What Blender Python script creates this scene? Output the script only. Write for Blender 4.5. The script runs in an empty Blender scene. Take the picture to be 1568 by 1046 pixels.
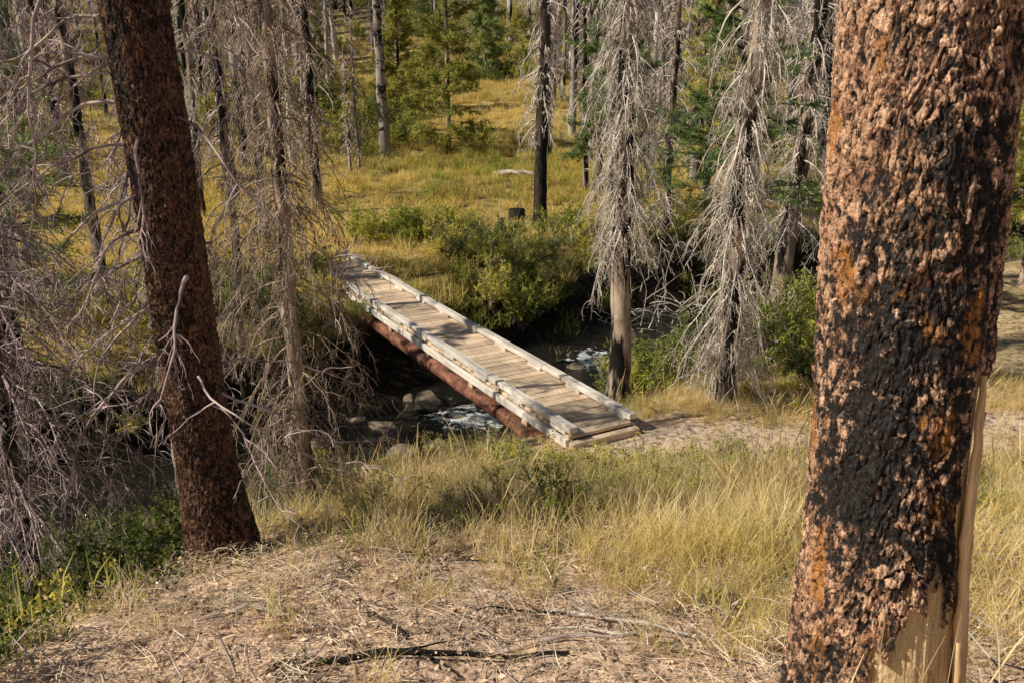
import bpy, math
import numpy as np
from mathutils import Vector
rng=np.random.default_rng(7)
sc=bpy.context.scene
# ---------------------------------------------------------------- noise
def hsh(ix,iy,seed):
    a=(ix.astype(np.int64)*374761393+iy.astype(np.int64)*668265263+seed*1442695041)&0xffffffff
    a=((a^(a>>13))*1274126177)&0xffffffff
    a=((a^(a>>16))*2246822519)&0xffffffff
    return ((a^(a>>15))&0xffffff)/float(0x1000000)
def vn(x,y,seed=0):
    ix=np.floor(x);iy=np.floor(y);fx=x-ix;fy=y-iy
    fx=fx*fx*(3-2*fx);fy=fy*fy*(3-2*fy)
    a=hsh(ix,iy,seed);b=hsh(ix+1,iy,seed);c=hsh(ix,iy+1,seed);d=hsh(ix+1,iy+1,seed)
    return (a*(1-fx)+b*fx)*(1-fy)+(c*(1-fx)+d*fx)*fy
def fbm(x,y,o=4,seed=0):
    x=np.asarray(x,float);y=np.asarray(y,float)
    s=0;a=.5;t=0
    for i in range(o):
        s=s+a*vn(x*2**i+i*17.3,y*2**i-i*9.1,seed+i);t+=a;a*=.5
    return s/t
def ss(a,b,x):
    t=np.clip((x-a)/(b-a),0,1);return t*t*(3-2*t)
# ---------------------------------------------------------------- terrain function
CR=np.array([(60,50),(40,42),(24,35),(14,30),(9,26.5),(5,23.6),(1.8,20.3),(-1.5,16.8),(-5,14),(-9,11.5),(-16,9),(-30,4),(-70,-8)],float)
def creek(x,y):
    x=np.asarray(x,float);y=np.asarray(y,float)
    best=np.full(x.shape,1e9);side=np.zeros(x.shape)
    for i in range(len(CR)-1):
        a=CR[i];b=CR[i+1];d=b-a;L=d@d
        t=np.clip(((x-a[0])*d[0]+(y-a[1])*d[1])/L,0,1)
        px=x-(a[0]+t*d[0]);py=y-(a[1]+t*d[1])
        dd=np.hypot(px,py);m=dd<best
        best=np.where(m,dd,best)
        side=np.where(m,np.sign(d[0]*py-d[1]*px),side)
    return best,side
def smin(a,b,k):
    h=np.clip(.5+.5*(b-a)/k,0,1);return b*(1-h)+a*h-k*h*(1-h)
def pathy(x): return 12.0+.06*(x-2)+.22*np.sin(x)
def H(x,y):
    x=np.asarray(x,float);y=np.asarray(y,float)
    d,s=creek(x,y)
    dn=d+ (fbm(x*.5,y*.5,3,5)-.5)*1.2
    pl=-1.45-.32*np.maximum(y,-3)-.11*np.maximum(y-6,0)
    zn=-smin(-pl,np.full(x.shape,5.42),.4)
    zn=zn+(fbm(x*.25,y*.25,2,11)-.5)*.2
    bn=-7.4+.58*np.maximum(dn-1.5,0)
    zf=-5.35+(fbm(x*.12,y*.12,3,21)-.5)*1.0*ss(24,34,y)+.085*np.maximum(y-45,0)+.36*np.maximum(y-85,0)*(1-.35*ss(130,260,y))
    zf=zf+np.maximum(np.abs(x+2)-30,0)*.09
    bf=-7.4+1.05*np.maximum(dn-1.4,0)
    near=smin(zn,bn,.5);far=smin(zf,bf,.5)
    w=np.where(s>0,near,far)
    xc=-2.1
    drop=ss(0,1.5,xc-x)*1.5*ss(11.5,7,y)
    w=np.maximum(w-drop,np.minimum(w,-7.3))
    det=(fbm(x*1.7,y*1.7,3,31)-.5)*.16+(fbm(x*7,y*7,2,41)-.5)*.035
    px=np.exp(-((y-pathy(x))/.7)**2)*ss(.6,2,x)
    return w+det*np.clip(1-px,0,1)
def Hs(x,y): return float(H(np.array([x]),np.array([y]))[0])
# ---------------------------------------------------------------- mesh builder
class MB:
    def __init__(s): s.v=[];s.f=[];s.n=0;s.c=[]
    def add(s,v,f,m=0,col=None):
        v=np.asarray(v,float).reshape(-1,3);f=np.asarray(f,np.int64)
        s.v.append(v);s.f.append((f+s.n,m));s.n+=len(v)
        s.c.append(np.ones((len(v),4)) if col is None else col)
    def build(s,name,mats,smooth=True,link=True,attr=None):
        me=bpy.data.meshes.new(name)
        V=np.concatenate(s.v);me.vertices.add(len(V));me.vertices.foreach_set('co',V.ravel())
        loops=np.concatenate([f.ravel() for f,m in s.f])
        cnt=np.concatenate([np.full(len(f),f.shape[1]) for f,m in s.f])
        mi=np.concatenate([np.full(len(f),m) for f,m in s.f])
        st=np.concatenate([[0],np.cumsum(cnt)[:-1]])
        me.loops.add(len(loops));me.loops.foreach_set('vertex_index',loops.astype(np.int32))
        me.polygons.add(len(cnt));me.polygons.foreach_set('loop_start',st.astype(np.int32))
        me.polygons.foreach_set('material_index',mi.astype(np.int32))
        me.polygons.foreach_set('use_smooth',np.full(len(cnt),smooth))
        for m in mats: me.materials.append(m)
        if attr:
            ca=me.color_attributes.new(attr,'FLOAT_COLOR','POINT')
            ca.data.foreach_set('color',np.concatenate(s.c).astype(np.float32).ravel())
        me.update(calc_edges=True);me.validate()
        o=bpy.data.objects.new(name,me)
        if link: sc.collection.objects.link(o)
        return o
def grid_faces(nr,nc,wrap=False):
    r=np.arange(nr-1)[:,None];c=np.arange(nc if wrap else nc-1)[None,:]
    c2=(c+1)%nc
    return np.stack([r*nc+c,r*nc+c2,(r+1)*nc+c2,(r+1)*nc+c],-1).reshape(-1,4)
def norm(v): return v/np.maximum(np.linalg.norm(v,axis=-1,keepdims=True),1e-9)
def tubes(mb,P,R,sides=3,m=0):
    P=np.asarray(P,float);M,n,_=P.shape
    R=np.broadcast_to(R,(M,n))
    T=norm(np.gradient(P,axis=1))
    ref=np.array([.31,.93,.17]);ref2=np.array([.93,-.3,.2])
    A=np.cross(T,ref);bad=(np.linalg.norm(A,axis=-1,keepdims=True)<.25)
    A=norm(np.where(bad,np.cross(T,ref2),A));B=np.cross(T,A)
    an=np.arange(sides)/sides*2*math.pi
    V=P[:,:,None,:]+R[:,:,None,None]*(A[:,:,None,:]*np.cos(an)[:,None]+B[:,:,None,:]*np.sin(an)[:,None])
    F=grid_faces(n,sides,True)
    F=(F[None]+(np.arange(M)*n*sides)[:,None,None]).reshape(-1,4)
    mb.add(V,F,m)
def grow(S,D,L,n,grav,wig,curl,r):
    M=len(S);P=np.zeros((M,n,3));P[:,0]=S;d=norm(D.copy());st=np.asarray(L)/(n-1)
    for i in range(1,n):
        t=i/(n-1)
        d=d+r.normal(0,wig,(M,3));d[:,2]-=grav*(1-curl*t)/(n-1)
        d=norm(d);P[:,i]=P[:,i-1]+d*st[:,None]
    return P
def kids(P,L,k,r,t0=.15,f=.45,spread=1.0,along=.6):
    M,n,_=P.shape;idx=np.repeat(np.arange(M),k)
    t=r.uniform(t0,1,M*k)*(n-1);i=np.minimum(t.astype(int),n-2);fr=(t-i)[:,None]
    S=P[idx,i]*(1-fr)+P[idx,i+1]*fr;T=norm(P[idx,i+1]-P[idx,i])
    D=T*along+norm(r.normal(0,1,(M*k,3)))*spread
    LL=L[idx]*f*r.uniform(.4,1.2,M*k)*(1-.4*t/(n-1))
    return S,D,LL
# ---------------------------------------------------------------- materials
class NT:
    def __init__(s,name):
        s.m=bpy.data.materials.new(name);s.m.use_nodes=True;s.t=s.m.node_tree
        s.t.nodes.clear();s.out=s.n('ShaderNodeOutputMaterial')
    def n(s,ty,**k):
        x=s.t.nodes.new(ty)
        for a,b in k.items():
            if a[0]=='i' and a[1:].isdigit(): s.set(x.inputs[int(a[1:])],b)
            elif a[0]=='_': s.set(x.inputs[a[1:].replace('_',' ')],b)
            else: setattr(x,a,b)
        return x
    def set(s,sock,v):
        if isinstance(v,bpy.types.NodeSocket): s.t.links.new(v,sock)
        elif isinstance(v,tuple) and len(v)==3 and sock.type=='RGBA': sock.default_value=(*v,1)
        else: sock.default_value=v
    def noise(s,vec,scale,det=4,rough=.55,dist=0):
        return s.n('ShaderNodeTexNoise',_Vector=vec,_Scale=scale,_Detail=det,_Roughness=rough,_Distortion=dist).outputs[0]
    def ramp(s,f,pts):
        r=s.n('ShaderNodeValToRGB',i0=f);e=r.color_ramp.elements
        while len(e)<len(pts): e.new(.5)
        for el,(p,c) in zip(e,pts):
            el.position=p;el.color=(*c,1) if isinstance(c,tuple) else (c,c,c,1)
        return r.outputs[0]
    def mix(s,f,a,b,bt='MIX'):
        x=s.t.nodes.new('ShaderNodeMix');x.data_type='RGBA';x.blend_type=bt
        s.set(x.inputs[0],f);s.set(x.inputs[6],a);s.set(x.inputs[7],b);return x.outputs[2]
    def math(s,op,a,b=0.0):
        return s.n('ShaderNodeMath',operation=op,i0=a,i1=b).outputs[0]
    def bump(s,h,st=.5,d=.01):
        return s.n('ShaderNodeBump',_Height=h,_Strength=st,_Distance=d).outputs[0]
    def scalev(s,vec,sx,sy,sz):
        return s.n('ShaderNodeMapping',_Vector=vec,_Scale=(sx,sy,sz)).outputs[0]
    def bsdf(s,col,rough=.9,nrm=None,spec=.2,**k):
        b=s.n('ShaderNodeBsdfPrincipled');s.set(b.inputs['Base Color'],col);s.set(b.inputs['Roughness'],rough)
        s.set(b.inputs['Specular IOR Level'],spec)
        if nrm is not None: s.set(b.inputs['Normal'],nrm)
        for a,v in k.items(): s.set(b.inputs[a.replace('_',' ')],v)
        return b.outputs[0]
    def done(s,sh): s.t.links.new(sh,s.out.inputs[0]);return s.m
    def leafy(s,col,trans=.35):
        d=s.n('ShaderNodeBsdfDiffuse');s.set(d.inputs[0],col)
        if trans<=0: return s.done(d.outputs[0])
        t=s.n('ShaderNodeBsdfTranslucent');s.set(t.inputs[0],col)
        mx=s.n('ShaderNodeMixShader',i0=trans);s.t.links.new(d.outputs[0],mx.inputs[1]);s.t.links.new(t.outputs[0],mx.inputs[2])
        return s.done(mx.outputs[0])
def pos(N): return N.n('ShaderNodeNewGeometry').outputs['Position']
def objc(N): return N.n('ShaderNodeTexCoord').outputs['Object']

def m_ground():
    N=NT('ground_mat');p=pos(N)
    c=N.n('ShaderNodeVertexColor',layer_name='gcol').outputs[0]
    n1=N.noise(p,.9,5);n2=N.noise(p,9,6,.7);n3=N.noise(p,60,4,.7)
    vo=N.n('ShaderNodeTexVoronoi',_Vector=N.scalev(p,1,1,.5),_Scale=38.0)
    f=N.ramp(n2,[(.36,.22),(.5,1.1),(.7,1.5)])
    col=N.mix(1.0,c,f,'MULTIPLY')
    col=N.mix(.8,col,N.ramp(n3,[(.36,.3),(.52,1.2),(.75,1.8)]),'MULTIPLY')
    col=N.mix(N.math('MULTIPLY',N.ramp(n1,[(.45,0.0),(.65,1.0)]),.35),col,N.mix(1.0,col,(.6,.46,.38),'MULTIPLY'))
    ch=N.ramp(vo.outputs['Distance'],[(0.0,1.0),(.25,1.0),(.5,.55)])
    col=N.mix(.4,col,ch,'MULTIPLY')
    h=N.math('ADD',N.math('MULTIPLY',n2,1.0),N.math('MULTIPLY',n3,.5))
    return N.done(N.bsdf(col,.95,N.bump(h,1.0,.05),.1))
def m_water():
    N=NT('creek_water_mat');p=pos(N)
    c=N.n('ShaderNodeVertexColor',layer_name='foam').outputs[0]
    n=N.noise(N.scalev(p,1,1,1),5,5,.6,.6);n2=N.noise(p,22,4,.6)
    fo=N.math('ADD',N.math('MULTIPLY',n,.75),N.math('MULTIPLY',n2,.35))
    m=N.ramp(N.math('ADD',fo,N.math('SUBTRACT',N.math('MULTIPLY',c,.33),.28)),[(.5,0.0),(.58,1.0)])
    col=N.mix(m,(.014,.013,.009),(.85,.9,.95))
    h=N.math('ADD',n,N.math('MULTIPLY',n2,.35))
    return N.done(N.bsdf(col,N.math('ADD',N.math('MULTIPLY',m,.5),.06),N.bump(h,.9,.15),.5))
def m_bark(name,plate1,plate2,char=.5,scar=True,bs=60,dark=(.02,.016,.015),zk=0.0,org=.8):
    N=NT(name);p=objc(N)
    a=N.n('ShaderNodeVertexColor',layer_name='bark').outputs[0]
    sp=N.n('ShaderNodeSeparateColor',i0=a)
    n=N.noise(p,bs,5,.7);nb=N.noise(N.scalev(p,1,1,.45),2.6,4,.6)
    nm=N.noise(N.scalev(p,1,1,.7),34,4,.7);nf=N.noise(N.scalev(p,1,1,.45),70,4,.65)
    pc=N.mix(sp.outputs[1],plate1,plate2)
    pc=N.mix(1.0,pc,N.ramp(n,[(.3,.35),(.5,1.05),(.72,1.7)]),'MULTIPLY')
    z=N.n('ShaderNodeSeparateXYZ',i0=p).outputs[2]
    q=N.math('ADD',N.math('MULTIPLY',nb,1.3),N.math('ADD',N.math('MULTIPLY',N.math('SUBTRACT',nm,.5),1.25),N.math('ADD',N.math('MULTIPLY',sp.outputs[1],.16),N.math('MULTIPLY',N.math('ADD',z,.4),zk))))
    chm=N.ramp(N.math('SUBTRACT',q,char-.5),[(.42,0.0),(.58,1.0)])
    crack=N.ramp(sp.outputs[0],[(.08,.0),(.46,1.0)])
    crack=N.math('MULTIPLY',crack,N.ramp(nf,[(.38,.05),(.51,1.0)]))
    k=N.math('MULTIPLY',crack,chm)
    col=N.mix(k,dark,pc)
    grey=N.ramp(n,[(.45,0.0),(.7,.6)])
    col=N.mix(N.math('MULTIPLY',N.math('SUBTRACT',1.0,chm),N.math('MULTIPLY',grey,crack)),col,(.15,.135,.14))
    orange=N.ramp(N.noise(N.scalev(p,1,1,.5),7,3,.5),[(.60,0.0),(.67,1.0)])
    col=N.mix(N.math('MULTIPLY',N.math('MULTIPLY',orange,crack),org),col,(.70,.30,.07))
    if scar:
        w=N.ramp(N.noise(N.scalev(p,30,30,2),2.5,5,.6),[(.3,(.60,.36,.16)),(.5,(.95,.70,.38)),(.7,(.97,.84,.56))])
        col=N.mix(sp.outputs[2],col,w)
    h=N.math('ADD',n,N.math('ADD',N.math('MULTIPLY',nm,1.0),N.math('MULTIPLY',nf,1.0)))
    return N.done(N.bsdf(col,.8,N.bump(h,1.0,.020),.25))
def m_twig(name,dark,light,sc1=4):
    N=NT(name);p=pos(N);n=N.noise(p,sc1,2,.5)
    col=N.ramp(n,[(.33,dark),(.62,light)])
    rnd=N.n('ShaderNodeObjectInfo').outputs['Random']
    col=N.mix(1.0,col,N.ramp(rnd,[(0.0,.6),(.5,.9),(1.0,1.15)]),'MULTIPLY')
    return N.leafy(col,0)
def m_deadwood(name,dark,light,sc1=3,black=None,bz=.25):
    N=NT(name);p=pos(N)
    n=N.noise(N.scalev(p,1,1,.4),sc1,4,.6);n2=N.noise(N.scalev(p,1,1,.15),60,3,.6)
    col=N.mix(N.ramp(n,[(.35,0.0),(.65,1.0)]),dark,light)
    col=N.mix(.7,col,N.ramp(n2,[(.3,.5),(.7,1.3)]),'MULTIPLY')
    rnd=N.n('ShaderNodeObjectInfo').outputs['Random']
    col=N.mix(1.0,col,N.ramp(rnd,[(0.0,.55),(.5,.9),(1.0,1.2)]),'MULTIPLY')
    if black:
        b=N.ramp(N.noise(N.scalev(p,1,1,bz),black,4,.65),[(.46,0.0),(.52,1.0)])
        col=N.mix(b,(.02,.018,.017),col)
    return N.done(N.bsdf(col,.85,N.bump(n2,.8,.015),.15))
def m_grass(name,base,c1,c2,c3,h=.4,nscale=.35,trans=.4):
    N=NT(name)
    oi=N.n('ShaderNodeObjectInfo');loc=oi.outputs['Location']
    z=N.n('ShaderNodeSeparateXYZ',i0=objc(N)).outputs[2]
    f=N.noise(loc,nscale,3,.6)
    g=N.n('ShaderNodeNewGeometry').outputs['Random Per Island']
    f=N.math('ADD',f,N.math('MULTIPLY',N.math('SUBTRACT',g,.5),.28))
    col=N.ramp(f,[(.36,c1),(.5,c2),(.64,c3)])
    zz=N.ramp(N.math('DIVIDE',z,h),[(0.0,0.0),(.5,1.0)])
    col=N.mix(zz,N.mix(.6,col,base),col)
    return N.leafy(col,trans)
def m_leaf(name,c1,c2,c3,trans=.3,nscale=.3):
    N=NT(name)
    oi=N.n('ShaderNodeObjectInfo');f=N.math('ADD',N.noise(oi.outputs['Location'],nscale,2),N.math('MULTIPLY',N.math('SUBTRACT',oi.outputs['Random'],.5),.35))
    g=N.n('ShaderNodeNewGeometry').outputs['Random Per Island']
    f=N.math('ADD',N.math('MULTIPLY',f,.7),N.math('MULTIPLY',g,.3))
    return N.leafy(N.ramp(f,[(.36,c1),(.5,c2),(.64,c3)]),trans)
def m_wood(name,c1,c2,axis=(2,30,30),sc1=1.0,rough=.85):
    N=NT(name);p=objc(N)
    n=N.noise(N.scalev(p,*axis),sc1,5,.65);n2=N.noise(p,1.7,3)
    g=N.n('ShaderNodeNewGeometry').outputs['Random Per Island']
    col=N.mix(N.ramp(n,[(.3,0.0),(.7,1.0)]),c1,c2)
    col=N.mix(1.0,col,N.ramp(g,[(0.0,.68),(.5,.95),(1.0,1.2)]),'MULTIPLY')
    col=N.mix(.6,col,N.ramp(n2,[(.35,.55),(.6,1.1)]),'MULTIPLY')
    return N.done(N.bsdf(col,rough,N.bump(n,.5,.006),.2))
def m_rust():
    N=NT('rusty_steel');p=objc(N)
    n=N.noise(N.scalev(p,1,.5,1),6,6,.7);n2=N.noise(p,45,3,.6)
    col=N.ramp(n,[(.36,(.045,.025,.018)),(.5,(.18,.074,.048)),(.66,(.38,.17,.11))])
    return N.done(N.bsdf(col,.7,N.bump(n2,.4,.004),.3))
def m_rock():
    N=NT('rock_mat');p=pos(N)
    n=N.noise(p,4,6,.65);n2=N.noise(p,30,4,.7)
    col=N.ramp(n,[(.3,(.06,.05,.04)),(.5,(.20,.17,.13)),(.66,(.38,.32,.22))])
    return N.done(N.bsdf(col,.8,N.bump(N.math('ADD',n,n2),.6,.03),.25))
MG=m_ground();MW=m_water();MR=m_rock()
M_dead=m_twig('dead_twig_wood',(.20,.155,.14),(.60,.50,.45))
M_deadB=m_twig('dead_twig_brown',(.14,.105,.08),(.50,.40,.31))
M_deadL=m_twig('dead_twig_pale',(.36,.31,.27),(.86,.78,.70))
M_deadV=m_twig('dead_twig_mauve',(.20,.13,.135),(.82,.67,.65),5)
M_snag=m_deadwood('snag_wood',(.24,.20,.195),(.80,.74,.70),.35,.5)
M_trunkB=m_deadwood('charred_trunk',(.03,.024,.02),(.12,.09,.07),2.5,1.5)
M_trunkG=m_deadwood('grey_trunk',(.12,.085,.065),(.64,.50,.40),4,2.2)
M_trunkW=m_deadwood('patchy_trunk',(.50,.42,.36),(.80,.72,.66),4,1.3,1.2)
M_bark1=m_bark('big_pine_bark',(.50,.25,.14),(.94,.60,.41),.66,zk=.13,dark=(.026,.021,.020))
M_bark2=m_bark('burnt_pine_bark',(.13,.065,.043),(.32,.175,.115),.70,False,60,(.014,.011,.010),-.03,.25)
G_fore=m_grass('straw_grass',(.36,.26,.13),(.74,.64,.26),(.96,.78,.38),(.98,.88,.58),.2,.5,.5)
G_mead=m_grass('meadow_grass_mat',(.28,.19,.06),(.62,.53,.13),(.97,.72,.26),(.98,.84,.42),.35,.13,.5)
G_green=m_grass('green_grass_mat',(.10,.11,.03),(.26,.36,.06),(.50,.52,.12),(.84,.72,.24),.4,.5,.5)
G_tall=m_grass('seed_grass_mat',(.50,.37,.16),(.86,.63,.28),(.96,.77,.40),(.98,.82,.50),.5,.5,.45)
L_dark=m_leaf('shrub_leaf_dark',(.06,.10,.028),(.15,.21,.05),(.34,.36,.10))
L_yel=m_leaf('shrub_leaf_yellow',(.20,.28,.035),(.48,.50,.09),(.78,.66,.17),.4)
L_pine=m_leaf('pine_needles',(.18,.22,.06),(.44,.45,.11),(.76,.68,.22),.4,.2)
L_fir=m_leaf('fir_needles',(.15,.23,.09),(.32,.42,.16),(.54,.58,.26),.35,.2)
M_lit=m_twig('litter_straw',(.50,.36,.23),(1.0,.86,.66),6)
M_deck=m_wood('deck_wood',(.50,.37,.26),(.86,.69,.52),(30,2,30))
M_curb=m_wood('curb_wood',(.56,.50,.46),(.95,.90,.84),(30,2,30))
M_rust=m_rust()
# ---------------------------------------------------------------- ground
def axis(a,b,c,n,k):
    t=np.linspace(-1,1,n);s=np.sinh(t*k)/np.sinh(k)
    return np.where(s<0,c+s*(c-a),c+s*(b-c))
X=axis(-320,320,0,520,4.6);Y=axis(-60,420,7,560,4.2)
GX,GY=np.meshgrid(X,Y);Z=H(GX,GY)
d,s=creek(GX,GY)
col=np.zeros(GX.shape+(3,))
lit=np.array([.95,.69,.50]);grs=np.array([.66,.50,.27]);mead=np.array([.56,.42,.17]);wet_shade=np.array([.035,.028,.018]);pth=np.array([.80,.62,.48]);hill=np.array([.32,.27,.16]);grn=np.array([.17,.18,.05])
def lp(c,t,m): return c*(1-m[...,None])+t*m[...,None]
col[:]=lit
col=lp(col,grs,ss(4,7,GY)*.7)
m=ss(.4,.6,fbm(GX*.5,GY*.5,3,77));col=lp(col,grn,m*.35*ss(5,7,GY))
col=lp(col,mead,(s<0)*1.0)
col=lp(col,grn,(s<0)*ss(.5,.65,fbm(GX*.09,GY*.2,3,99))*.6)
col=lp(col,hill,ss(80,105,GY))
bw=ss(-5.6,-6.1,Z)*ss(60,50,GY);col=lp(col,wet_shade,bw)
col=lp(col,wet_shade,ss(-2.3,-3.2,GX)*ss(14,11,GY)*(s>0)*.9)  # tree shade on the left bank painted in, using the wet-bank colour
pm=np.exp(-((GY-pathy(GX))/.75)**4)*ss(.7,1.3,GX);col=lp(col,pth,pm)
mb=MB();V=np.stack([GX,GY,Z],-1);cc=np.concatenate([col,np.ones(GX.shape+(1,))],-1).reshape(-1,4)
mb.add(V,grid_faces(len(Y),len(X)),0,cc);mb.build('ground',[MG],attr='gcol')
# ---------------------------------------------------------------- water
xs=np.arange(-45,40,.2);ys=np.arange(-4,46,.2);WX,WY=np.meshgrid(xs,ys);wd,_=creek(WX,WY)
rap=np.exp(-(((WX+.8)/1.4)**2+((WY-16.6)/.9)**2))+.9*np.exp(-(((WX-1.9)/.8)**2+((WY-20.2)/1.1)**2))
WZ=-7.0+.05*(fbm(WX*2.5,WY*2.5,3,3)-.5)+np.clip(rap,0,1)*.10*(fbm(WX*5,WY*5,2,8)-.4)
F=grid_faces(len(ys),len(xs));keep=(wd.ravel()[F]<3.6).all(1);F=F[keep]
u,inv=np.unique(F.ravel(),return_inverse=True)
mb=MB();fc=np.repeat(np.clip(rap,0,1).ravel()[u][:,None],4,1)
mb.add(np.stack([WX,WY,WZ],-1).reshape(-1,3)[u],inv.reshape(-1,4),0,fc);mb.build('creek_water',[MW],attr='foam')
# ---------------------------------------------------------------- scatter by geometry nodes
def scatter(name,protos,x,y,sc_,tilt=.1,zoff=0,r=rng,z=None):
    n=len(x);col=bpy.data.collections.new(name+'_parts')
    for p in protos: col.objects.link(p)
    z=H(x,y)+zoff if z is None else z
    me=bpy.data.meshes.new(name);me.vertices.add(n)
    me.vertices.foreach_set('co',np.stack([x,y,z],-1).ravel())
    a=me.attributes.new('rot','FLOAT_VECTOR','POINT')
    a.data.foreach_set('vector',np.stack([r.normal(0,tilt,n),r.normal(0,tilt,n),r.uniform(0,6.283,n)],-1).astype(np.float32).ravel())
    a=me.attributes.new('scl','FLOAT_VECTOR','POINT')
    s3=np.stack([sc_,sc_,sc_*r.uniform(.75,1.25,n)],-1);a.data.foreach_set('vector',s3.astype(np.float32).ravel())
    a=me.attributes.new('idx','INT','POINT');a.data.foreach_set('value',r.integers(0,len(protos),n).astype(np.int32))
    o=bpy.data.objects.new(name,me);sc.collection.objects.link(o)
    g=bpy.data.node_groups.new(name+'_gn','GeometryNodeTree')
    g.interface.new_socket('Geometry',in_out='INPUT',socket_type='NodeSocketGeometry')
    g.interface.new_socket('Geometry',in_out='OUTPUT',socket_type='NodeSocketGeometry')
    gi=g.nodes.new('NodeGroupInput');go=g.nodes.new('NodeGroupOutput')
    ip=g.nodes.new('GeometryNodeInstanceOnPoints');ci=g.nodes.new('GeometryNodeCollectionInfo')
    ci.inputs['Collection'].default_value=col;ci.inputs['Separate Children'].default_value=True;ci.inputs['Reset Children'].default_value=True
    def na(nm,ty):
        q=g.nodes.new('GeometryNodeInputNamedAttribute');q.data_type=ty;q.inputs['Name'].default_value=nm
        return [s_ for s_ in q.outputs if s_.name=='Attribute' and s_.enabled][0]
    L=g.links.new
    L(gi.outputs[0],ip.inputs['Points']);L(ci.outputs[0],ip.inputs['Instance']);ip.inputs['Pick Instance'].default_value=True
    L(na('idx','INT'),ip.inputs['Instance Index']);L(na('rot','FLOAT_VECTOR'),ip.inputs['Rotation']);L(na('scl','FLOAT_VECTOR'),ip.inputs['Scale'])
    L(ip.outputs[0],go.inputs[0])
    md=o.modifiers.new('gn','NODES');md.node_group=g
    return o
def ribbons(mb,P,W,m=0,wd=None):
    M,n,_=P.shape
    if wd is None:
        a=rng.uniform(0,6.283,M);wd=np.stack([np.cos(a),np.sin(a),np.zeros(M)],-1)
    W=np.broadcast_to(W,(M,n))
    A=P-wd[:,None]*W[...,None]*.5;B=P+wd[:,None]*W[...,None]*.5
    V=np.stack([A,B],2);F=grid_faces(n,2)
    mb.add(V,(F[None]+(np.arange(M)*n*2)[:,None,None]).reshape(-1,4),m)
def clump(name,nb,h,w,spread,bend,mat,n=4,prof=None):
    mb=MB();a=rng.uniform(0,6.283,nb);rr=spread*np.sqrt(rng.uniform(0,1,nb))
    S=np.stack([rr*np.cos(a),rr*np.sin(a),np.full(nb,-.02)],-1)
    b=rng.uniform(0,6.283,nb);ln=rng.uniform(.05,.5,nb)
    D=np.stack([np.cos(b)*ln,np.sin(b)*ln,np.ones(nb)],-1)
    P=grow(S,D,h*rng.uniform(.45,1.15,nb),n,bend,.06,0,rng)
    pr=np.array([1,1,.75,.12]) if prof is None else np.array(prof)
    ribbons(mb,P,w*pr[None]*rng.uniform(.6,1.3,(nb,1)))
    return mb.build(name,[mat],link=False)
def sel(n,x0,x1,y0,y1,fn=None):
    x=rng.uniform(x0,x1,n);y=rng.uniform(y0,y1,n)
    if fn is not None:
        k=rng.uniform(0,1,n)<fn(x,y);x=x[k];y=y[k]
    return x,y
nearside=lambda x,y:(creek(x,y)[1]>0)
pathm=lambda x,y:1-np.exp(-((y-pathy(x))/.8)**4)*ss(.7,1.3,x)*.93
bd=np.array([-.487,.873]);br=np.array([.873,.487]);BC=np.array([1.33,12.08])
def offbridge(x,y):
    t=(x-BC[0])*bd[0]+(y-BC[1])*bd[1];u=(x-BC[0])*br[0]+(y-BC[1])*br[1]
    return ~((np.abs(u)<.8)&(t>-.8)&(t<13.2))
notrunk=lambda x,y:(np.hypot(x-1.15,y-2.4)>.4)&(np.hypot(x,y)>1.3)
lowfront=lambda x,y:1-.88*np.exp(-(((x-.3)/1.6)**4+((y-11)/1.7)**4))
# foreground straw grass
fp=[clump('straw_clump',26,.34,.0048,.11,.9,G_fore) for i in range(5)]
def fdens(x,y):
    base=ss(3.4,5.6,y+.7*x)*(.25+.75*ss(.34,.54,fbm(x*.9,y*.9,3,55)))+.07*ss(.4,.6,fbm(x*2,y*2,2,56))*2
    return base*nearside(x,y)*pathm(x,y)*offbridge(x,y)*(x>-2.6)*notrunk(x,y)*ss(-6.5,-5.9,H(x,y))*lowfront(x,y)
x,y=sel(13500,-2.8,9,1.5,15,fdens);scatter('straw_grass',fp,x,y,rng.uniform(.45,1.2,len(x))*(.75+.35*ss(3.5,6,y+.5*x)-.3*ss(9,10.5,y)),.12)
gp=[clump('green_clump',24,.28,.006,.12,1.2,G_green) for i in range(3)]
x,y=sel(2800,-2.6,9,3,15,lambda x,y:nearside(x,y)*offbridge(x,y)*pathm(x,y)*notrunk(x,y)*lowfront(x,y)*ss(.5,.62,fbm(x*.6,y*.6,3,66))*ss(3,6,y+.2*x))
scatter('green_grass',gp,x,y,rng.uniform(.4,1.0,len(x)))
tp=[clump('seed_clump',9,.74,.0085,.10,.5,G_tall,7,[.35,.35,.35,.4,1.0,1.2,.4]) for i in range(3)]
def tdens(x,y): return nearside(x,y)*offbridge(x,y)*pathm(x,y)*notrunk(x,y)*(.6*ss(.52,.65,fbm(x*.7,y*.7,3,88))*lowfront(x,y)**2+1.0*(np.hypot((x+1.35)/.75,(y-8.3)/1.3)<1)+1.0*(np.hypot((x-2.6)/.8,(y-6.8)/1.8)<1))*ss(5,7,y)
x,y=sel(3000,-2.2,9,5,14,tdens);scatter('seed_grass',tp,x,y,rng.uniform(.5,1.15,len(x)))
x=np.array([.98,1.12,1.22,1.05,1.3,.92,1.18,1.08]);y=np.array([1.92,1.9,1.95,1.86,2.0,1.95,1.85,1.95]);scatter('trunk_base_grass',[clump('base_clump',6,.66,.005,.06,.5,G_tall,7,[.5,.6,.5,.4,.8,1,.3])],x,y,rng.uniform(.7,1.15,8))
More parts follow.
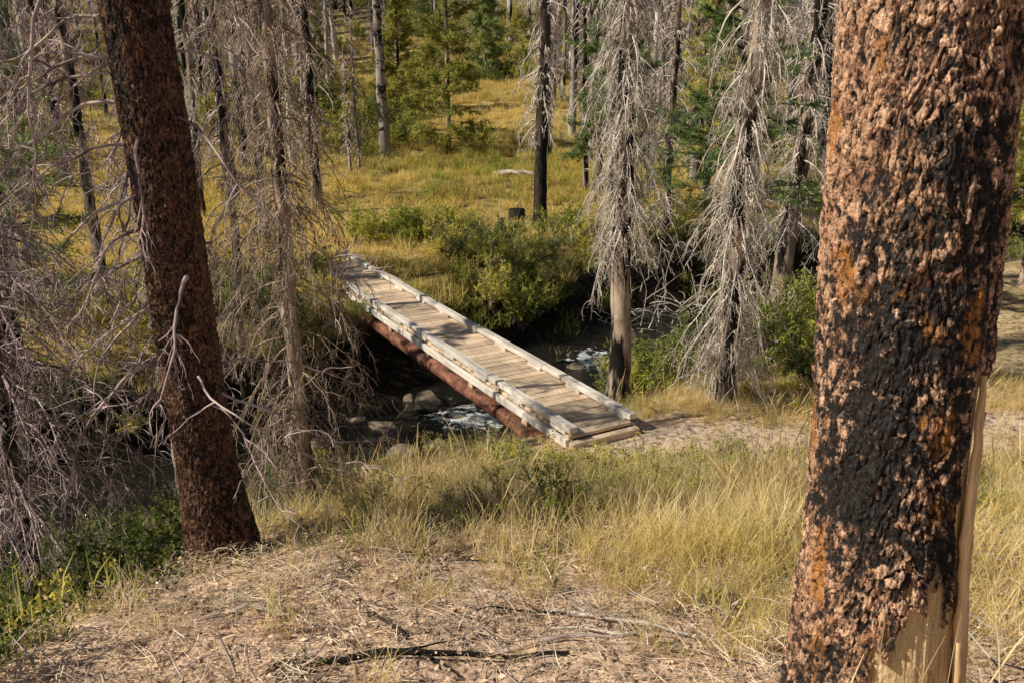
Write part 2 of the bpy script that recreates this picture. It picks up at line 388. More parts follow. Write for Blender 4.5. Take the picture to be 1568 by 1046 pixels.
# meadow
mp=[clump('meadow_clump',40,.55,.018,.32,1.1,G_mead) for i in range(5)]
farside=lambda x,y:(creek(x,y)[1]<0)
x,y=sel(27000,-42,36,15,92,lambda x,y:farside(x,y)*offbridge(x,y)*ss(-6.3,-5.7,H(x,y))*(np.abs(x)<y*.75+4)*(.4+.6*ss(.3,.5,fbm(x*.3,y*.3,2,12)))*np.clip(42/y,.45,1))
scatter('meadow_grass',mp,x,y,rng.uniform(.4,1.1,len(x))*(1+.25*ss(40,80,y)))
mg=[clump('meadow_green_clump',44,.5,.018,.3,1.1,G_green) for i in range(3)]
x,y=sel(8500,-36,30,15,100,lambda x,y:farside(x,y)*offbridge(x,y)*(np.abs(x)<y*.75+4)*(.85*ss(.50,.60,fbm(x*.1,y*.22,3,99))+.9*ss(3.6,1.9,creek(x,y)[0])))
scatter('bank_green_grass',mg,x,y,rng.uniform(.6,1.2,len(x)))
x,y=sel(3500,-12,-2,3,16,lambda x,y:nearside(x,y)*ss(-2.3,-3.0,x)*(H(x,y)>-7.05)*.55)
scatter('bank_grass',mg,x,y,rng.uniform(.4,.9,len(x)))
# shrubs
def shrub(name,h,rad,nst,nl,ls,leaf,stem):
    mb=MB();a=rng.uniform(0,6.283,nst)
    S=np.stack([np.cos(a)*rad*.2,np.sin(a)*rad*.2,np.full(nst,-.05)],-1)
    ln=rng.uniform(.1,.9,nst)*rad/h*1.3
    D=np.stack([np.cos(a)*ln,np.sin(a)*ln,np.ones(nst)],-1)
    L=h*rng.uniform(.6,1.2,nst);P=grow(S,D,L,7,.3,.08,0,rng)
    tubes(mb,P,np.linspace(.012,.003,7)[None],3,1)
    S2,D2,L2=kids(P,L,6,rng,.3,.5,.8,.8);P2=grow(S2,D2,L2,5,-.1,.12,0,rng)
    tubes(mb,P2,np.linspace(.005,.002,5)[None],3,1)
    pi=rng.integers(0,len(P2),nl);t=rng.uniform(.1,.999,nl)*4;i=t.astype(int);fr=(t-i)[:,None]
    C=P2[pi,i]*(1-fr)+P2[pi,i+1]*fr+rng.normal(0,.02,(nl,3))
    U=norm(rng.normal(0,1,(nl,3))+np.array([0,0,.4]));W=norm(np.cross(U,rng.normal(0,1,(nl,3))))
    l=(ls*rng.uniform(.6,1.4,nl))[:,None]
    V=np.stack([C,C+U*l*.5+W*l*.24,C+U*l,C+U*l*.5-W*l*.24],1)
    mb.add(V,np.arange(nl*4).reshape(-1,4),0)
    return mb.build(name,[leaf,stem],smooth=False,link=False)
sd=[shrub('willow_dark',1.15,.75,20,2600,.06,L_dark,M_dead) for i in range(3)]
sy=[shrub('willow_yellow',1.0,.65,18,2200,.06,L_yel,M_dead) for i in range(3)]
sh=[shrub('herb_green',.45,.35,14,900,.032,L_yel,M_dead) for i in range(3)]
def bankd(x,y):
    dd,s_=creek(x,y);return ss(1.7,2.2,dd)*ss(6.2,4.2,dd)*offbridge(x,y)*np.where(s_>0,.3*((x>3)|(x<-2.5)),1.0)
x,y=sel(2200,-26,26,6,40,lambda x,y:bankd(x,y)*ss(.36,.5,fbm(x*.4,y*.4,2,31)))
scatter('willow_shrubs',sd,x,y,rng.uniform(.3,.85,len(x)))
x,y=sel(2500,-26,26,12,44,lambda x,y:bankd(x,y-1.0)*farside(x,y)*ss(.34,.46,fbm(x*.4,y*.4,2,131)))
scatter('yellow_willow_shrubs',sy,x,y,rng.uniform(.3,.85,len(x)))
x=np.concatenate([rng.normal(-2.6,1.2,14),rng.normal(-7.6,1.5,20),rng.normal(.3,.5,7),rng.normal(3.5,1.5,8)]);y=np.concatenate([rng.normal(25.8,1.0,14),rng.normal(17.6,1.2,20),rng.normal(21.6,.4,7),rng.normal(27.5,.8,8)])
k=offbridge(x,y)&(H(x,y)>-6.8);x=x[k];y=y[k];scatter('golden_willow_shrubs',sy,x,y,rng.uniform(.6,1.1,len(x)))
x,y=sel(1500,-9,-2.3,2.5,13,lambda x,y:nearside(x,y)*ss(-2.4,-3.0,x)*(H(x,y)>-6.9)*.8)
scatter('bank_shrubs',sd+sy[:1],x,y,rng.uniform(.3,.72,len(x)))
x=np.concatenate([rng.normal(2.9,.5,7),rng.normal(5,1.2,16),rng.normal(5.2,.5,6)]);y=np.concatenate([rng.normal(16.6,.4,7),rng.normal(17.2,.8,16),rng.normal(14.6,.5,6)])
scatter('streamside_shrubs',[sy[0],sd[0]],x,y,rng.uniform(.6,1.1,len(x)))
x,y=sel(1500,-45,40,42,130,lambda x,y:farside(x,y)*(np.abs(x)<y*.75)*(ss(.46,.57,fbm(x*.07,y*.1,2,17))+ss(78,95,y)))
scatter('meadow_shrubs',sy+sd[:1],x,y,rng.uniform(.9,2.2,len(x)))
x,y=sel(300,-1.8,8,5.5,14,lambda x,y:nearside(x,y)*offbridge(x,y)*pathm(x,y)*notrunk(x,y)*ss(.45,.6,fbm(x*.6,y*.6,2,71)))
scatter('herb_plants',sh,x,y,rng.uniform(.4,.95,len(x)))
x,y=sel(180,-2.4,4,2.2,6,lambda x,y:nearside(x,y)*notrunk(x,y)*ss(.42,.6,fbm(x*1.3,y*1.3,2,171)))
scatter('ground_sprigs',[shrub('sprig',.2,.16,8,160,.022,L_yel,M_dead) for i in range(2)],x,y,rng.uniform(.4,1.0,len(x)))
x=np.concatenate([rng.normal(.9,.6,11),rng.normal(1.4,.35,8),rng.normal(4.5,1.2,12),rng.uniform(-.6,.6,8)]);y=np.concatenate([rng.normal(9.7,.35,11),rng.normal(7.3,.4,8),rng.normal(14.5,.5,12),rng.normal(10.2,.3,8)])
scatter('bank_herbs',[shrub('herb_dark',.45,.45,16,1500,.035,L_yel,M_dead)],x,y,rng.uniform(.5,.9,len(x)))
# litter
def litter(name,n,rad,l,w,mat,flat=.25):
    mb=MB();a=rng.uniform(0,6.283,n);rr=rad*np.sqrt(rng.uniform(0,1,n))
    S=np.stack([rr*np.cos(a),rr*np.sin(a),rng.uniform(.002,.02,n)],-1)
    b=rng.uniform(0,6.283,n);D=np.stack([np.cos(b),np.sin(b),rng.uniform(-.05,flat,n)],-1)
    P=grow(S,D,l*rng.uniform(.4,1.4,n),4,.25,.15,0,rng)
    tubes(mb,P,(w*rng.uniform(.5,1.4,(n,1))*np.array([[1,1,.8,.4]])),3)
    return mb.build(name,[mat],link=False)
lp1=[litter('straw_litter',70,.28,.12,.0019,M_lit) for i in range(4)]+[litter('twig_litter',14,.28,.22,.0038,M_dead) for i in range(2)]
x,y=sel(2500,-3,7,1.2,11,lambda x,y:nearside(x,y)*notrunk(x,y)*(x>-2.6)*np.clip(1.2-.08*y,.2,1)*(.2+.8*ss(.40,.55,fbm(x*1.3,y*1.3,3,333))))
scatter('straw_litter',lp1,x,y,rng.uniform(.6,1.3,len(x)),.06)
def flakes(name,n,rad,s_,mat):
    mb=MB();a=rng.uniform(0,6.283,n);rr=rad*np.sqrt(rng.uniform(0,1,n))
    C=np.stack([rr*np.cos(a),rr*np.sin(a),rng.uniform(.004,.02,n)],-1)
    U=norm(rng.normal(0,1,(n,3))*np.array([1,1,.35]));W=norm(np.cross(U,np.array([0,0,1.])+rng.normal(0,.35,(n,3))))
    l=(s_*rng.uniform(.4,1.5,n))[:,None]
    V=np.stack([C-U*l,C+W*l*.6,C+U*l,C-W*l*.6],1);mb.add(V,np.arange(n*4).reshape(-1,4),0)
    return mb.build(name,[mat],smooth=False,link=False)
M_fl=m_twig('bark_flake_mat',(.12,.06,.04),(.86,.62,.45),9)
fl=[flakes('bark_flake',40,.3,.010,M_fl) for i in range(3)]
x,y=sel(2000,-3,6,1.2,9,lambda x,y:nearside(x,y)*(x>-2.6));scatter('bark_litter',fl,x,y,rng.uniform(.6,1.4,len(x)),.06)
# fallen sticks
def stick(name,p0,p1,r0,mat,nb=4,wig=.05,n=14,up=.02):
    mb=MB();p0=np.array(p0);p1=np.array(p1);t=np.linspace(0,1,n)[:,None]
    P=p0*(1-t)+p1*t;L=np.linalg.norm(p1-p0)
    P=np.concatenate([P+rng.normal(0,wig*L/n*2,(n,2)),np.zeros((n,1))],1)
    P[:,2]=H(P[:,0],P[:,1])+r0*.8+up*np.sin(t[:,0]*3)
    tubes(mb,P[None],r0*np.linspace(1,.45,n)[None]*rng.uniform(.85,1.15,(1,n)),7)
    if nb:
        S,D,LL=kids(P[None],np.array([L]),nb,rng,.2,.3,.8,.8);D[:,2]=np.abs(D[:,2])*.4
        tubes(mb,grow(S,D,LL,6,.2,.12,0,rng),r0*.4*np.linspace(1,.3,6)[None],4)
    return mb.build(name,[mat])
stick('fallen_branch',(-1.0,3.15),(.25,3.3),.018,M_trunkB,5)
stick('fallen_branch',(-.1,3.45),(.75,3.55),.012,M_dead,6)
stick('fallen_branch',(.2,3.9),(.9,3.5),.014,M_deadL,5)
stick('fallen_branch',(-1.6,3.9),(-.9,3.6),.010,M_deadL,4)
stick('fallen_branch',(2.6,4.6),(3.9,5.6),.02,M_deadL,5)
stick('fallen_branch',(2.9,5.3),(3.4,4.2),.015,M_deadL,5)
stick('fallen_branch',(.6,6.4),(1.9,6.9),.012,M_deadL,5)
stick('fallen_branch',(-.9,5.0),(.2,4.7),.010,M_trunkB,5)
r=np.random.default_rng(99)
for i in range(26):
    a=(r.uniform(-1.8,2.2),r.uniform(2.8,5.4));b=r.uniform(0,3.14);l=r.uniform(.25,.7)
    stick('fallen_branch',a,(a[0]+l*math.cos(b),a[1]+l*math.sin(b)),r.uniform(.004,.010),[M_deadL,M_dead,M_trunkB][i%3],4)
for a,b,r0,m_ in [((-11,13.2),(-7.4,13.6),.2,M_trunkB),((-11,12.2),(-7.9,12.8),.14,M_deadL),((-.8,39),(1.4,38.5),.15,M_deadL),((2.8,23.8),(5.5,24.8),.12,M_dead),((6.5,24.2),(9.8,25.6),.16,M_dead),((5,27.5),(7.5,27.8),.2,M_deadL),((3.6,15.8),(6.8,16.9),.07,M_dead)]:
    stick('fallen_log',a,b,r0,m_,3,.03,12,.1)
mb=MB();S=np.stack([rng.uniform(2.5,9,180),rng.uniform(21.8,25,180),np.zeros(180)],-1);S[:,2]=np.maximum(H(S[:,0],S[:,1]),-7)+.1
P=grow(S,rng.normal(0,1,(180,3))+np.array([0,0,.5]),rng.uniform(.6,2,180),6,.5,.15,0,rng);tubes(mb,P,np.linspace(.018,.005,6)[None],4)
mb.build('driftwood_pile',[M_deadL])
# ---------------------------------------------------------------- bark trunks
def bark_trunk(name,cx,cy,zs,radf,na,nz,ncell,ch,amp,mats,scarf=None,seed=1,branches=None):
    th=np.arange(na)/na*2*math.pi;z=np.linspace(zs[0],zs[1],nz);TH,ZZ=np.meshgrid(th,z)
    cu=np.cos(TH);su=np.sin(TH)
    wx=(fbm(cu*4+5,ZZ*9+su*4,5,seed)-.5)*4.5;wz=(fbm(su*4+9,ZZ*9+cu*4,5,seed+4)-.5)*3.5
    u=TH/(2*math.pi)*ncell+wx;v=ZZ/ch+wz
    iu=np.floor(u);iv=np.floor(v);F1=np.full(u.shape,9.);F2=np.full(u.shape,9.);ID=np.zeros(u.shape)
    for a in (-1,0,1):
        for b in (-1,0,1):
            cu_=iu+a;cv_=iv+b;w=np.mod(cu_,ncell)
            px=cu_+hsh(w,cv_,seed+50);pz=cv_+hsh(w,cv_,seed+60);dd=np.abs(u-px)*.8+np.abs(v-pz)*.8;idv=hsh(w,cv_,seed+70)
            c=dd<F1;F2=np.where(c,F1,np.minimum(F2,dd));ID=np.where(c,idv,ID);F1=np.minimum(F1,dd)
    pl=ss(.0,.28,F2-F1);R=radf(ZZ)
    big=fbm(cu*1.5+3,su*1.5+ZZ*1.2,3,seed+9)-.5
    med=fbm(cu*7+ZZ,su*7+ZZ*9,3,seed+29)-.5
    fine=fbm(cu*24+ZZ*3,su*24+ZZ*40,4,seed+19)-.5
    h=amp*(pl*(.25+.9*ID))+amp*1.8*fine+amp*1.6*med+R*.14*big
    scar=np.zeros(u.shape)
    if scarf is not None:
        scar=scarf(TH,ZZ);h=h*(1-scar)+scar*(-amp*1.8+amp*.9*(fbm(TH*30,ZZ*2.5,3,seed+5)-.5))
    RR=R+h
    V=np.stack([cx(ZZ)+RR*cu,cy(ZZ)+RR*su,ZZ],-1)
    c=np.stack([np.clip(pl*.75+fine*1.6+.15,0,1),ID,scar,np.ones_like(pl)],-1).reshape(-1,4)
    mb=MB();mb.add(V,grid_faces(nz,na,True),0,c)
    if branches: branches(mb)
    return mb.build(name,mats,attr='bark')
g0=Hs(1.17,2.42)
camang=math.atan2(-2.42,-1.15)
def scarf(T,Z):
    a=np.mod(T-camang+math.pi,2*math.pi)-math.pi
    wob=(fbm(T*9,Z*9,4,3)-.5)
    top=-1.36-.6*np.abs(a-.72)+wob*.5
    s1=ss(.02,-.02,Z-top)*ss(.02,.10,a+wob*.5)*ss(1.35,1.25,a)
    s2=ss(1.0,1.05,a+wob*.14)*ss(2.1,2.0,a)*ss(.02,-.03,Z-(-.83+wob*.1))
    return np.clip(s1+s2,0,1)
RB=lambda z:.222+.055*ss(-1.1,-2.4,z)+.03*ss(-2.0,-2.5,z)-.012*np.maximum(z,0)
CXB=lambda z:1.10-.045*(z+.6)
def mk(mb):
    n=30
    a=camang+np.array([1.20,1.29,1.38,1.47])[:,None]+rng.normal(0,.008,(4,n))
    zt=np.array([0,.05,.12,.3])[:,None]
    t=np.linspace(0,1,n)[None];Z2=-2.3+(1.48-zt)*t
    rr=RB(Z2)+.006+rng.normal(0,.002,(4,n))
    P=np.stack([CXB(Z2)+np.cos(a)*rr,2.40+np.sin(a)*rr,Z2+0*a],-1)
    tubes(mb,P,.014*np.linspace(1.2,.5,n)[None]*rng.uniform(.8,1.2,(4,n)),8,1)
M_split=m_wood('split_sapwood',(.66,.42,.2),(.95,.78,.5),(40,40,2),1.0)
bark_trunk('burnt_pine_tree',CXB,lambda z:2.40+0*z,(g0-.3,4.5),RB,700,1800,56,.042,.0085,[M_bark1,M_split],scarf,3,mk)
bx,by=-1.98,5.35;g1=Hs(bx,by)
def lcx(z): return bx-.045*(z-g1)-.012*np.sin((z-g1)*1.6)
def lbr(mb):
    r=np.random.default_rng(5);n=50
    z=r.uniform(g1+1.2,2.0,n);a=r.normal(math.pi*1.05,.8,n);k=r.uniform(0,1,n)<.2;a[k]+=math.pi
    S=np.stack([lcx(z)+.12*np.cos(a),by+.12*np.sin(a),z],-1);D=np.stack([np.cos(a),np.sin(a),r.uniform(-.1,.7,n)],-1)
    L=r.uniform(.7,2.0,n);P=grow(S,D,L,16,3.6,.15,1.35,r);tubes(mb,P,np.linspace(.013,.003,16)[None]*r.uniform(.6,1.15,(n,1)),6,1)
    S2,D2,L2=kids(P,L,10,r,.2,.38,.8,.6);P2=grow(S2,D2,L2,8,1.8,.16,.8,r);tubes(mb,P2,np.linspace(.0055,.002,8)[None],4,1)
    S3,D3,L3=kids(P2,L2,3,r,.2,.5,.8,.6);P3=grow(S3,D3,L3,5,.8,.18,.5,r);tubes(mb,P3,np.linspace(.003,.0014,5)[None],3,1)
bark_trunk('burnt_pine_tree',lcx,lambda z:by+0*z,(g1-.3,6),lambda z:.185+.075*ss(g1+.9,g1-.1,z)-.002*(z-g1),300,1500,38,.042,.010,[M_bark2,M_deadV],None,8,lbr)
# ---------------------------------------------------------------- dead firs
def needle(mb,Q,ls,k,m,r,w=.16,dn=4):
    M,n,_=Q.shape;N=M*k*dn;idx=np.repeat(np.arange(M),k*dn);t=r.uniform(.1,.999,N)*(n-1);i=t.astype(int);fr=(t-i)[:,None]
    C=Q[idx,i]*(1-fr)+Q[idx,i+1]*fr;T=norm(Q[idx,i+1]-Q[idx,i])
    U=norm(T*.7+norm(r.normal(0,1,(N,3)))*.9);W=norm(np.cross(U,r.normal(0,1,(N,3))));l=(ls*r.uniform(.6,1.3,N))[:,None]
    V=np.stack([C-W*l*w*.5,C+W*l*w*.5,C+U*l],1);mb.add(V,np.arange(N*3).reshape(-1,3),m)
def dead_tree(name,x,y,ht,r0,z0,z1,nprim,rad,tr,mats,seed,k1=9,k2=4,lean=(0,0),grav=2.2,el=(-.2,.4),azc=None,link=True,base=None,curl=.5,sides=3,tm=1):
    r=np.random.default_rng(seed);mb=MB();b=Hs(x,y)-.15 if base is None else base
    n=40;t=np.linspace(0,1,n);wx=np.cumsum(r.normal(0,.012,n))*ht*.1;wy=np.cumsum(r.normal(0,.012,n))*ht*.1
    T=np.stack([x+lean[0]*t*ht+wx,y+lean[1]*t*ht+wy,b+t*ht],-1)
    tubes(mb,T[None],(r0*(1-.75*t)+r0*.45*np.exp(-t*ht/.25))[None]*r.uniform(.94,1.06,(1,n)),10,0)
    z=r.uniform(z0,z1,nprim);ti=(z/ht)*(n-1);i=np.clip(ti.astype(int),0,n-2);fr=(ti-i)[:,None]
    S=T[i]*(1-fr)+T[i+1]*fr;a=r.uniform(0,6.283,nprim) if azc is None else r.normal(azc[0],azc[1],nprim)
    D=np.stack([np.cos(a),np.sin(a),r.uniform(el[0],el[1],nprim)],-1)
    L=rad*r.uniform(.3,1.25,nprim)*(1-.45*np.clip((z-z0)/(ht-z0+.01),0,1))
    P=grow(S,D,L,9,grav,.11,curl,r);tubes(mb,P,tr*3.2*np.linspace(1,.25,9)[None]*r.uniform(.6,1.2,(nprim,1)),sides+1,tm)
    S2,D2,L2=kids(P,L,k1,r,.12,.42,.8,.55);P2=grow(S2,D2,L2,6,grav*.7,.15,curl,r);tubes(mb,P2,tr*1.4*np.linspace(1,.4,6)[None]*np.ones((len(P2),1)),sides,tm)
    if k2:
        S3,D3,L3=kids(P2,L2,k2,r,.15,.6,.8,.5);P3=grow(S3,D3,L3,4,grav*.35,.18,0,r);tubes(mb,P3,tr*.8*np.linspace(1,.5,4)[None]*np.ones((len(P3),1)),sides,tm)
    return mb.build(name,mats,link=link)
DT=dead_tree
DT('dead_fir_tree',-1.80,6.95,9,.075,.3,7.5,360,.98,.0025,[M_trunkG,M_deadB],11,11,3,(-.012,0),2.6)
DT('dead_fir_tree',-4.3,6.9,8,.09,2.4,7,210,1.6,.0034,[M_trunkG,M_deadV],12,10,2,(0,0),2.8,curl=.9)
DT('dead_fir_tree',-4.1,4.9,7,.08,2.6,6.5,110,1.5,.0029,[M_trunkG,M_deadV],13,9,3,(0,0),3.4,curl=1.2,azc=(.4,1.1))
DT('dead_fir_tree',-6.4,10.5,10,.13,2.6,9,170,1.7,.0044,[M_trunkG,M_deadV],14,9,2)
DT('dead_fir_tree',-3.6,11.2,10,.08,2.4,9,120,1.1,.0035,[M_trunkG,M_dead],15,8,2)
DT('dead_fir_tree',-5.1,12.4,10,.09,3.2,9,120,1.2,.0040,[M_trunkG,M_deadV],26,8,2)
DT('dead_fir_tree',-7.4,17.6,12,.12,3.0,11,130,1.4,.005,[M_trunkG,M_deadV],27,9,2)
DT('dead_fir_tree',1.85,14.6,11,.21,3.4,9.5,300,1.35,.0048,[M_trunkG,M_deadL],16,9,3,(-.01,0),3.0,(-.5,.2))
DT('dead_fir_tree',3.45,13.5,11,.17,1.0,9.5,360,1.4,.0048,[M_trunkG,M_deadL],17,9,3,(.02,0),3.0,(-.6,.2))
DT('dead_fir_tree',6.3,20.3,14,.25,3.0,12,190,1.7,.006,[M_trunkG,M_deadL],18,8,3,(.02,0),2.6)
DT('charred_snag_tree',.85,27.6,14,.23,3.2,12,130,1.2,.008,[M_trunkB,M_deadL],19,8,3,(.015,0),2.6)
DT('silver_snag_tree',-6.6,46.5,17,.30,4,15,60,1.0,.010,[M_trunkW,M_dead],20,6,2,(0,0),1.5)
DT('dead_fir_tree',4.6,26.5,12,.16,1.5,11,160,1.4,.007,[M_trunkG,M_deadL],21,8,2)
DT('dead_fir_tree',-10.5,30,14,.16,2.5,13,100,1.3,.007,[M_trunkG,M_deadL],22,8,2)
DT('dead_fir_tree',-7.6,27,14,.14,2.5,13,90,1.2,.007,[M_trunkG,M_dead],23,7,2)
DT('dead_fir_tree',-9.5,20,12,.14,2.5,11,130,1.5,.005,[M_trunkG,M_deadV],24,8,2)
DT('dead_fir_tree',9.8,24.5,13,.16,1.5,11,130,1.5,.006,[M_trunkG,M_deadL],25,8,2)
# live conifers
def live_tree(name,x,y,ht,r0,rad,seed,leaf,z0=.6,nprim=110,ls=.2,k=6,kk=5,dn=3,link=True,base=None):
    r=np.random.default_rng(seed);mb=MB();b=Hs(x,y)-.1 if base is None else base;n=14;t=np.linspace(0,1,n)
    T=np.stack([x+0*t,y+0*t,b+t*ht],-1);tubes(mb,T[None],(r0*(1-.93*t))[None],8,0)
    z=z0+(ht-z0-.1)*r.uniform(0,1,nprim)**1.1
    a=r.uniform(0,6.283,nprim);S=np.stack([x+0*z,y+0*z,b+z],-1);q=(z-z0)/(ht-z0)
    D=np.stack([np.cos(a),np.sin(a),.1+.6*q],-1);L=rad*(1-q*.9)*r.uniform(.5,1.2,nprim)
    P=grow(S,D,L,8,.5,.06,1.4,r);tubes(mb,P,np.linspace(.022,.006,8)[None]*np.ones((nprim,1)),4,0)
    S2,D2,L2=kids(P,L,k,r,.25,.4,.6,.9);P2=grow(S2,D2,L2,4,.1,.1,0,r)
    needle(mb,P2,ls,kk,1,r,.16,dn);needle(mb,P[:, 3:],ls,kk*2,1,r,.16,dn)
    return mb.build(name,[M_trunkG,leaf],smooth=False,link=link)
live_tree('pine_tree',-3.5,50,14,.16,3.0,31,L_pine,.7,150,.30,9,6,4)
live_tree('pine_tree',-7.6,62,9,.16,2.2,32,L_pine,.7,110,.32,9,6,4)
live_tree('spruce_tree',-2.4,82,13,.16,2.2,33,L_fir,.7,130,.4,9,6,4)
live_tree('fir_tree',4.4,17.6,9.5,.13,1.8,34,L_fir,3.4,90,.11,12,8,5)
live_tree('fir_tree',3.4,31,13,.15,2.0,35,L_fir,2.0,100,.22,9,6,4)
live_tree('pine_tree',-11.5,20,11,.16,2.4,36,L_fir,1.6,110,.17,10,6,4)
live_tree('pine_tree',-8.7,14.8,9,.13,1.7,37,L_fir,2.2,90,.13,10,7,4)
live_tree('pine_tree',12.5,21,11,.16,2.2,38,L_pine,1.2,100,.18,10,6,4)
live_tree('pine_tree',7.4,34,12,.16,2.2,41,L_pine,1.2,100,.25,8,6,4)
# burnt forest
sn=[DT('snag_proto',0,0,15,.16,2,14,130,1.3,.013,[M_snag,M_deadV],60+i,5,0,link=False,base=-.3) for i in range(3)]
sn+=[DT('snag_bare_proto',0,0,17,.2,6,16,30,.8,.011,[M_snag,M_deadL],70+i,4,0,link=False,base=-.3) for i in range(2)]
def fd(x,y):
    u=x/y;op=((u>-.17)&(u<.03)&(y<84))|((u>=.03)&(u<.34)&(y<33))
    return (~op)*farside(x,y)*np.where((u>-.17)&(u<.03),.7,1.0)*(np.abs(u)<.85)*np.where((u<-.17)&(y<62),.45,1.0)
x,y=sel(4800,-150,150,32,200,lambda x,y:fd(x,y)*np.clip(1.25-y/260,.4,1));scatter('burnt_forest',sn,x,y,rng.uniform(.5,1.25,len(x)),.03)
lv=[live_tree('live_proto',0,0,9,.14,1.9,80+i,L_pine,.5,80,.34,7,5,3,link=False,base=0) for i in range(2)]
x,y=sel(520,-110,110,50,190,lambda x,y:fd(x,y)*(ss(.44,.6,fbm(x*.05,y*.05,2,5))+.15*(np.abs(x/y+.03)<.12)));scatter('distant_pines',lv,x,y,rng.uniform(.3,1.0,len(x)),.03)
# stump
mb=MB();sx,sy_=.15,28.6;b=Hs(sx,sy_);hh=np.array([0,.1,.2,.35,.6,.6])
P=np.stack([sx+0*hh,sy_+0*hh,b-.1+hh],-1);P[-1,2]+=.002;tubes(mb,P[None],np.array([[.36,.3,.28,.27,.27,.01]]),14)
mb.build('tree_stump',[M_trunkB])
# ---------------------------------------------------------------- rocks
def rock(x,y,z,s3,seed,name='creek_rock'):
    bpy.ops.mesh.primitive_ico_sphere_add(subdivisions=4,radius=1,location=(0,0,0));o=bpy.context.object;o.name=name
    me=o.data;n=len(me.vertices);c=np.zeros(n*3);me.vertices.foreach_get('co',c);c=c.reshape(-1,3)
    r=np.random.default_rng(seed)
    for _ in range(9):
        d=norm(r.normal(0,1,3));h=r.uniform(.55,.85);q=c@d;c=c-np.maximum(q-h,0)[:,None]*d*.9
    c*=1+.12*(fbm(c[:,0]*2.5+seed,c[:,1]*2.5+c[:,2]*2,3,seed)-.5)[:,None]
    a=r.uniform(0,3);R=np.array([[math.cos(a),-math.sin(a),0],[math.sin(a),math.cos(a),0],[0,0,1]])
    c=(c*np.array(s3))@R.T+np.array([x,y,z]);me.vertices.foreach_set('co',c.ravel());me.materials.append(MR)
    for p in me.polygons:p.use_smooth=True
    me.update()
rk=[(-1.75,17.3,-6.95,.45,.32,.3),(-2.6,16.2,-7.1,.4,.3,.22),(-1.4,15.3,-7.1,.35,.3,.2),(-.4,15.4,-7.1,.3,.25,.18),(.2,16.9,-7.05,.25,.2,.15),(-3.2,16.5,-7.1,.3,.3,.2),(-.3,17.6,-7.05,.28,.2,.15),(2.4,19.4,-7,.3,.25,.2),(1.5,19.6,-7.05,.25,.25,.16),(3,21.8,-7,.4,.3,.25),(-1.9,14.6,-7,.5,.35,.25),(-2.2,17.6,-7.05,.25,.2,.15),(-1.0,16.6,-7.08,.2,.2,.14),(-3.6,15.3,-7.05,.3,.25,.2),(.6,18.1,-7.05,.25,.2,.16)]
for i,q in enumerate(rk): rock(q[0],q[1],q[2],q[3:],200+i)
for i,q in enumerate([(.35,12.0,-5.75,.3,.25,.3),(.05,12.3,-5.95,.28,.22,.25),(.1,11.7,-5.7,.2,.17,.16),(-.15,11.9,-5.85,.2,.17,.14),(1.9,12.9,-5.65,.3,.2,.2)]): rock(*q[:3],q[3:],300+i,'abutment_stone')
# ---------------------------------------------------------------- bridge
emp=bpy.data.objects.new('wooden_footbridge',None);sc.collection.objects.link(emp)
ang=math.atan2(bd[1],bd[0])-math.pi/2
emp.location=(BC[0],BC[1],-5.28);emp.rotation_euler=(0,0,ang)
LEN=12.9
def boxes(name,lst,mat,bev=.006):
    import bmesh
    from mathutils import Matrix
    bm=bmesh.new()
    for (cx,cy,cz,sx,sy,sz,rz,rx) in lst:
        r=bmesh.ops.create_cube(bm,size=1);vs=r['verts']
        M=Matrix.Translation((cx,cy,cz))@Matrix.Rotation(rz,4,'Z')@Matrix.Rotation(rx,4,'Y')@Matrix.Diagonal((sx,sy,sz,1))
        bmesh.ops.transform(bm,matrix=M,verts=vs)
    bmesh.ops.bevel(bm,geom=bm.edges[:],offset=bev,segments=1,affect='EDGES')
    me=bpy.data.meshes.new(name);bm.to_mesh(me);bm.free();me.materials.append(mat)
    o=bpy.data.objects.new(name,me);sc.collection.objects.link(o);o.parent=emp;return o
pl=[];yy=0.09
while yy<LEN-.1:
    w=.19;pl.append((rng.normal(0,.008),yy,-.03+rng.normal(0,.003),1.12,w-.012,.055,rng.normal(0,.004),rng.normal(0,.004)));yy+=w
boxes('deck_planks',pl,M_deck)
for nm,sx in (('left_curb',-.535),('right_curb',.535)):
    rr=[];yy=-.05
    while yy<LEN-.2:
        l=min(2.55,LEN-yy);rr.append((sx+rng.normal(0,.008),yy+l/2,.10+rng.normal(0,.005),.14,l-.02,.09,rng.normal(0,.003),rng.normal(0,.02)));yy+=l
    boxes(nm,rr,M_curb,.01)
    bl=[(sx,y_,.026,.13,.42,.052,0,0) for y_ in np.arange(.3,LEN,1.25)]
    boxes(nm+'_blocks',bl,M_curb,.006)
boxes('side_stringers',[(-.60,LEN/2,-.115,.07,LEN,.13,0,0),(.60,LEN/2,-.115,.07,LEN,.13,0,0)],M_curb,.01)
boxes('cross_beams',[(0,y_,-.115,1.10,.1,.11,0,0) for y_ in np.arange(1.0,LEN,1.3)],M_deck)
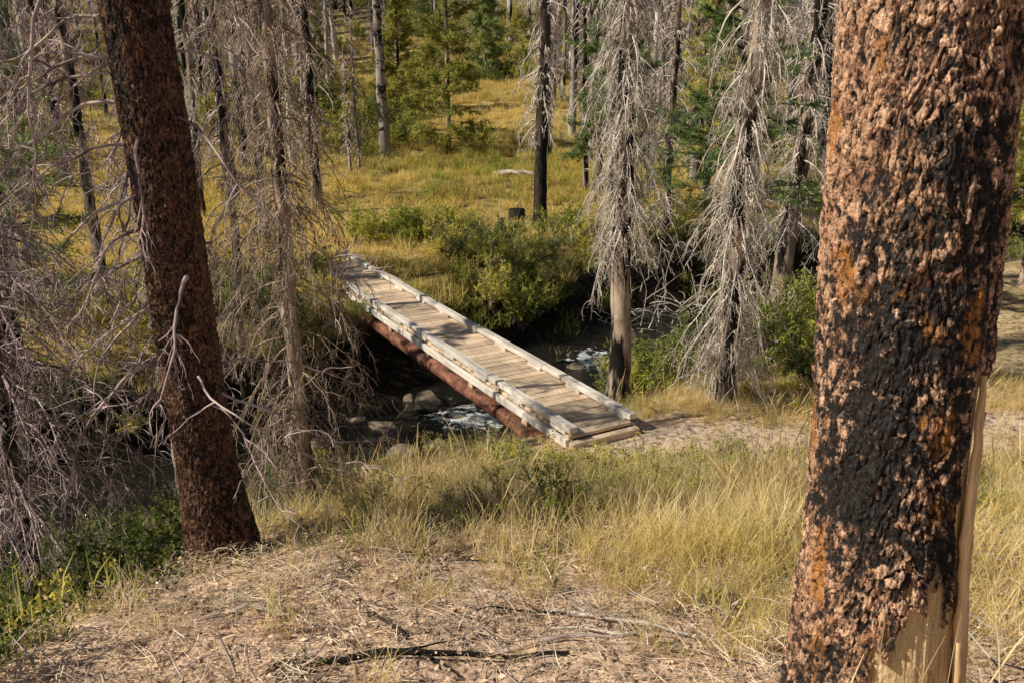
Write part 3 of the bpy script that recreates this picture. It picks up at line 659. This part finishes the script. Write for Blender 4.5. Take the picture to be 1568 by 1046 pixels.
boxes('sill_timber',[(.0,-.085,-.17,1.2,.13,.22,.01,0),(0,LEN+.12,-.16,1.3,.16,.22,0,0)],M_deck,.012)
mb=MB()
for sx in (-.50,.50):
    yv=np.linspace(.8,LEN-.3,40);P=np.stack([sx+0*yv,yv,-.44+0*yv],-1);tubes(mb,P[None],np.full((1,40),.135),24)
    for yc in (.82,3.7,6.7,9.7):
        yv=np.linspace(yc-.04,yc+.04,4);P=np.stack([sx+0*yv,yv,-.44+0*yv],-1);tubes(mb,P[None],np.array([[.13,.152,.152,.13]]),24)
    a=np.arange(24)/24*6.2832
    mb.add(np.stack([sx+.133*np.cos(a),np.full(24,.81),-.44+.133*np.sin(a)],-1),np.arange(24)[None],0)
o=mb.build('pipe_girders',[M_rust]);o.parent=emp
boxes('saddle_blocks',[(sx,y_,-.245,.16,.16,.125,0,0) for sx in (-.50,.50) for y_ in np.arange(1.3,LEN,1.9)],M_deck,.006)
# ---------------------------------------------------------------- light, sky, camera
S=Vector((-.77,-.20,.63)).normalized()
w=bpy.data.worlds.new("World");sc.world=w;w.use_nodes=True;nt=w.node_tree
sk=nt.nodes.new('ShaderNodeTexSky');sk.sky_type='NISHITA';sk.sun_disc=False
sk.sun_elevation=math.asin(S.z);sk.sun_rotation=math.atan2(S.x,S.y)%(2*math.pi)
bg=nt.nodes['Background'];nt.links.new(sk.outputs[0],bg.inputs[0]);bg.inputs[1].default_value=.052
ld=bpy.data.lights.new('sun','SUN');ld.energy=5;ld.angle=math.radians(.5);ld.color=(1,.90,.72)
lo=bpy.data.objects.new('sun',ld);sc.collection.objects.link(lo);lo.rotation_euler=S.to_track_quat('Z','Y').to_euler()
cd=bpy.data.cameras.new('camera');co=bpy.data.objects.new('camera',cd);sc.collection.objects.link(co)
cd.lens=31.18;cd.sensor_width=36;cd.clip_start=.05;cd.clip_end=2000;co.rotation_euler=(math.radians(72),0,0)
sc.camera=co
sc.view_settings.view_transform='Standard';sc.view_settings.look='None';sc.view_settings.exposure=0
